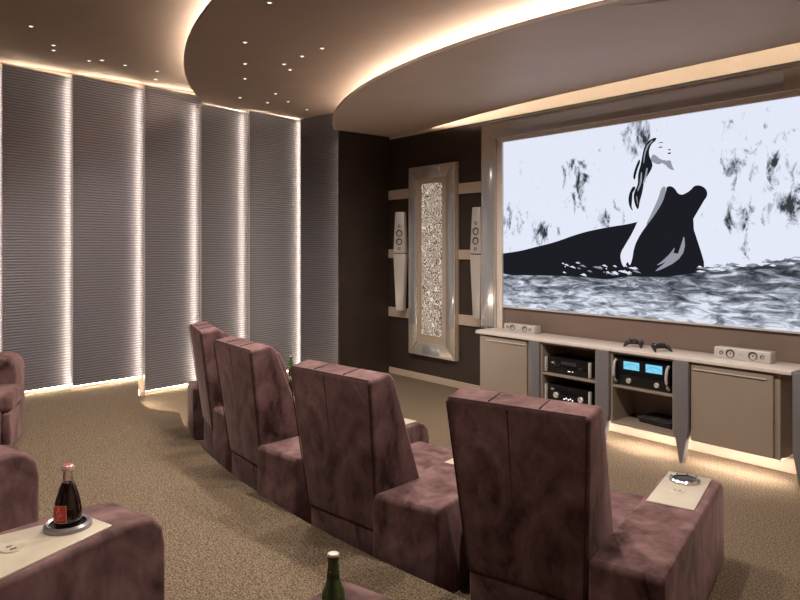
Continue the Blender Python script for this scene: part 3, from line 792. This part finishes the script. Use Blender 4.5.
marks = [[(-3.395, 2.792), (-3.365, 2.803), (-3.335, 2.792), (-3.365, 2.789)], [(-3.40, 2.832), (-3.36, 2.845), (-3.325, 2.83), (-3.36, 2.836)],
         [(-3.30, 2.728), (-3.275, 2.738), (-3.255, 2.728), (-3.275, 2.718)], [(-3.29, 2.768), (-3.262, 2.766), (-3.268, 2.754), (-3.285, 2.758)]]
fold = [(-3.134, 1.972), (-3.126, 1.819), (-3.206, 1.714), (-3.372, 1.632), (-3.436, 1.615), (-3.309, 1.712), (-3.239, 1.806), (-3.206, 1.76), (-3.166, 1.868)]
fold2 = [(-3.22, 1.86), (-3.27, 1.79), (-3.36, 1.71), (-3.42, 1.67), (-3.33, 1.70), (-3.25, 1.76)]
flat(water, 1, 1); flat(soft(gown), 2, 2); flat(soft(fold, 1), 3, 4); flat(soft(fold2, 1), 3, 4)
for c in hairs: flat(soft(c), 4, 2)
flat(soft(chest), 5, 3); flat(soft(arm), 6, 3); flat(soft(head), 6, 3); flat(soft(shade), 7, 4); flat(soft(jaw), 7, 4)
for c in marks: flat(soft(c, 1), 8, 2)
for c in locks: flat(soft(c, 1), 8, 4)
cheek = [(-3.47, 2.70), (-3.44, 2.74), (-3.40, 2.71), (-3.36, 2.675), (-3.30, 2.662), (-3.34, 2.65), (-3.385, 2.628), (-3.455, 2.665)]
flat(soft(cheek, 1), 7, 4)
rr = random.Random(3)
for q in range(34):
    x = rr.uniform(-4.5, -3.6); z = 1.60 + rr.uniform(-.05, .10) * (1 - (x + 4.5) * .5); l = rr.uniform(.008, .05)
    flat([(x - l, z), (x, z + .008), (x + l, z - l * .4), (x + .3 * l, z - .006 - l * .2)], 3, 3 if q % 3 else 4)
for q in range(46):      # foam breaking the far edge of the water
    x = rr.uniform(-3.0, -2.09); z = 1.655 + max(0, (x + 2.95)) * .11 + rr.uniform(-.03, .03); l = rr.uniform(.015, .06)
    flat([(x - l, z), (x - .2 * l, z + .012), (x + l, z + .002), (x + .2 * l, z - .008)], 3, 4 if q % 2 else 3)
finish('display', bm, ['pic', 'water', 'picblack', 'picwhite', 'picgrey'], t, smooth=0)
# the frame: taupe mitred corners and grey mirror bars, open at the bottom where it meets the countertop
FX0, FX1, FZ0, FZ1 = -5.645, -1.775, .905, 3.305
IX0, IX1, IZ1 = -5.42, -2.0, 3.12
def bar(name, a, b, c, d, m, y0=-.03, y1=.03, r=.004):
    bm = bmesh.new(); q = [a, b, c, d]
    hull8(bm, [(x, y0, z) for x, z in q], [(x, y1, z) for x, z in q], r, 2); return finish(name, bm, m, t)
bar('frame_side', (FX0, FZ0), (IX0, FZ0), (IX0, IZ1), (FX0, FZ1), 'taupemirror')
bar('frame_side', (FX1, FZ0), (IX1, FZ0), (IX1, IZ1), (FX1, FZ1), 'taupemirror')
bar('frame_top', (FX0, FZ1), (IX0, IZ1), (IX1, IZ1), (FX1, FZ1), 'taupemirror')
bar('mirror_inset', (FX0 + .02, FZ0 + .002), (IX0 - .02, FZ0 + .002), (IX0 - .02, 2.92), (FX0 + .02, 2.92), 'greymirror', -.036, -.028, .002)
bar('mirror_inset', (FX1 - .02, FZ0 + .002), (IX1 + .02, FZ0 + .002), (IX1 + .02, 2.92), (FX1 - .02, 2.92), 'greymirror', -.036, -.028, .002)
bar('mirror_inset', (-5.16, IZ1 + .02), (-2.26, IZ1 + .02), (-2.26, FZ1 - .02), (-5.16, FZ1 - .02), 'greymirror', -.036, -.028, .002)
# stepped inner lip and pale bead
bar('inner_lip', (IX0, FZ0), (SX0 + .004, FZ0), (SX0 + .004, SZ1), (IX0, IZ1), 'counter', -.006, .025)
bar('inner_lip', (IX1, FZ0), (SX1 - .004, FZ0), (SX1 - .004, SZ1), (IX1, IZ1), 'counter', -.006, .025)
bar('inner_lip', (IX0, IZ1), (SX0 + .004, SZ1 - .004), (SX1 - .004, SZ1 - .004), (IX1, IZ1), 'counter', -.006, .025)
bm = bmesh.new()
tube(bm, [(IX0, -.031, FZ0), (IX0, -.031, IZ1), (IX1, -.031, IZ1), (IX1, -.031, FZ0)], .006)
tube(bm, [(FX0 + .004, -.031, FZ0), (FX0 + .004, -.031, FZ1 - .004), (FX1 - .004, -.031, FZ1 - .004), (FX1 - .004, -.031, FZ0)], .005)
tube(bm, [(FX0, -.031, FZ1), (IX0, -.031, IZ1)], .004); tube(bm, [(FX1, -.031, FZ1), (IX1, -.031, IZ1)], .004)
finish('bead', bm, 'counter', t)
bm = bmesh.new(); box(bm, SX0, SX1, .0, .02, SZ0 - .016, SZ0 + .002, .003, 1); finish('lower_edge', bm, 'silver', t)

# ------------------------------------------------------------------ decorative lit panel, rails and tower speakers
t = thing('decorative_panel', 'tall backlit filigree panel in a mirrored frame on the dark wall', 'wall decoration', (-6.815, YF, .355))
W, H = .94, 2.61; w2 = W / 2
bm = bmesh.new(); box(bm, -w2, w2, -.06, 0, 0, H, .006, 2); finish('backing_box', bm, 'beige', t)
b1 = .185
def plate(name, pts, m, y0, y1, r=.003):
    bm = bmesh.new(); hull8(bm, [(x, y0, z) for x, z in pts], [(x, y1, z) for x, z in pts], r, 2); return finish(name, bm, m, t)
g = .004
plate('frame_bar', [(-w2 + g, g + .006), (-w2 + g, H - g - .006), (-w2 + b1 - g, H - b1 - g), (-w2 + b1 - g, b1 + g)], 'taupemirror', -.078, -.058)
plate('frame_bar', [(w2 - g, g + .006), (w2 - g, H - g - .006), (w2 - b1 + g, H - b1 - g), (w2 - b1 + g, b1 + g)], 'taupemirror', -.078, -.058)
plate('frame_bar', [(-w2 + g + .006, H - g), (w2 - g - .006, H - g), (w2 - b1, H - b1 + g), (-w2 + b1, H - b1 + g)], 'taupemirror', -.078, -.058)
plate('frame_bar', [(-w2 + g + .006, g), (w2 - g - .006, g), (w2 - b1, b1 - g), (-w2 + b1, b1 - g)], 'taupemirror', -.078, -.058)
for s in (-1, 1):
    xo, xi = s * (w2 - .03), s * (w2 - b1 + .03)
    plate('mirror_inset', [(xo, .42), (xo, H - .42), (xi, H - .42), (xi, .42)], 'greymirror', -.082, -.076, .002)
plate('mirror_inset', [(-.17, H - .03), (.17, H - .03), (.17, H - b1 + .03), (-.17, H - b1 + .03)], 'greymirror', -.082, -.076, .002)
plate('mirror_inset', [(-.17, .03), (.17, .03), (.17, b1 - .03), (-.17, b1 - .03)], 'greymirror', -.082, -.076, .002)
plate('filigree', [(-.20, .31), (-.18, .29), (.18, .29), (.20, .31), (.20, H - .27), (.18, H - .25), (-.18, H - .25), (-.20, H - .27)], 'filigree', -.068, -.058, 0)

k = 6
for z0, z1 in ((2.54, 2.68), (1.688, 1.815), (.835, .972)):
    for x0, x1 in ((-7.83, -7.29), (-6.34, -5.66)):
        bm = bmesh.new(); box(bm, x0, x1, YF - .03, YF, z0, z1, .004, 1); struct('trim_%d' % k, bm, 'beige'); k += 1

def tower(label, loc, rz):
    t = thing('tower_speaker', label, 'speaker', loc, rz, 'slim white speakers beside the lit panel')
    H = 1.39
    def ring(w, d, z): return [(-w, -d, z), (w, -d, z), (w + .012, d * .2, z), (w * .7, d, z), (-w * .7, d, z), (-w - .012, d * .2, z)]
    bm = bmesh.new()
    hull8(bm, ring(.055, .06, 0), ring(.088, .075, .80), .004, 2); finish('lower_body', bm, 'silver', t, smooth=30)
    bm = bmesh.new()
    hull8(bm, ring(.088, .075, .812), ring(.066, .06, H), .006, 2); finish('upper_body', bm, 'silver', t, smooth=30)
    bm = bmesh.new(); hull8(bm, ring(.080, .068, .798), ring(.080, .068, .815)); finish('joint_band', bm, 'black', t)
    for z, r, nm in ((.97, .042, 'driver'), (1.09, .042, 'driver'), (.87, .018, 'tweeter'), (1.19, .018, 'tweeter')):
        f = -.075 + (z - .81) / (H - .81) * .015
        bm = bmesh.new(); lathe(bm, [(r * 1.15, -.004), (r * 1.15, .006), (r, .007), (r * .9, .002), (r * .35, -.004), (0, .002)], 20, (0, f, z), 0, 'Y'); finish(nm, bm, 'cone', t)
    bm = bmesh.new(); box(bm, -.04, .04, .055, .085, .30, .40, .003, 1); box(bm, -.04, .04, .055, .085, 1.0, 1.1, .003, 1); finish('wall_bracket', bm, 'silver', t)
tower('slim white tower speaker left of the lit panel, by the dark corner', (-7.40, YF - .115, .955), radians(28))
tower('slim white tower speaker between the lit panel and the screen', (-5.88, YF - .115, .955), radians(4))

# ------------------------------------------------------------------ world, camera, view
w = bpy.data.worlds.new('World'); SC.world = w; w.use_nodes = True
w.node_tree.nodes['Background'].inputs['Color'].default_value = (.03, .025, .02, 1)
w.node_tree.nodes['Background'].inputs['Strength'].default_value = 1.0
cam = bpy.data.cameras.new('camera'); co = bpy.data.objects.new('camera', cam); COL.objects.link(co)
co.location = (0, 0, 1.85); co.rotation_euler = (radians(90), 0, radians(50.2))
cam.sensor_width = 36; cam.lens = 680 / 800 * 36; cam.shift_y = -53 / 800; cam.clip_start = .05
SC.camera = co
vs = SC.view_settings
vs.view_transform = 'Standard'; vs.look = 'None'; vs.exposure = 0.22; vs.gamma = 1.0; vs.use_curve_mapping = False
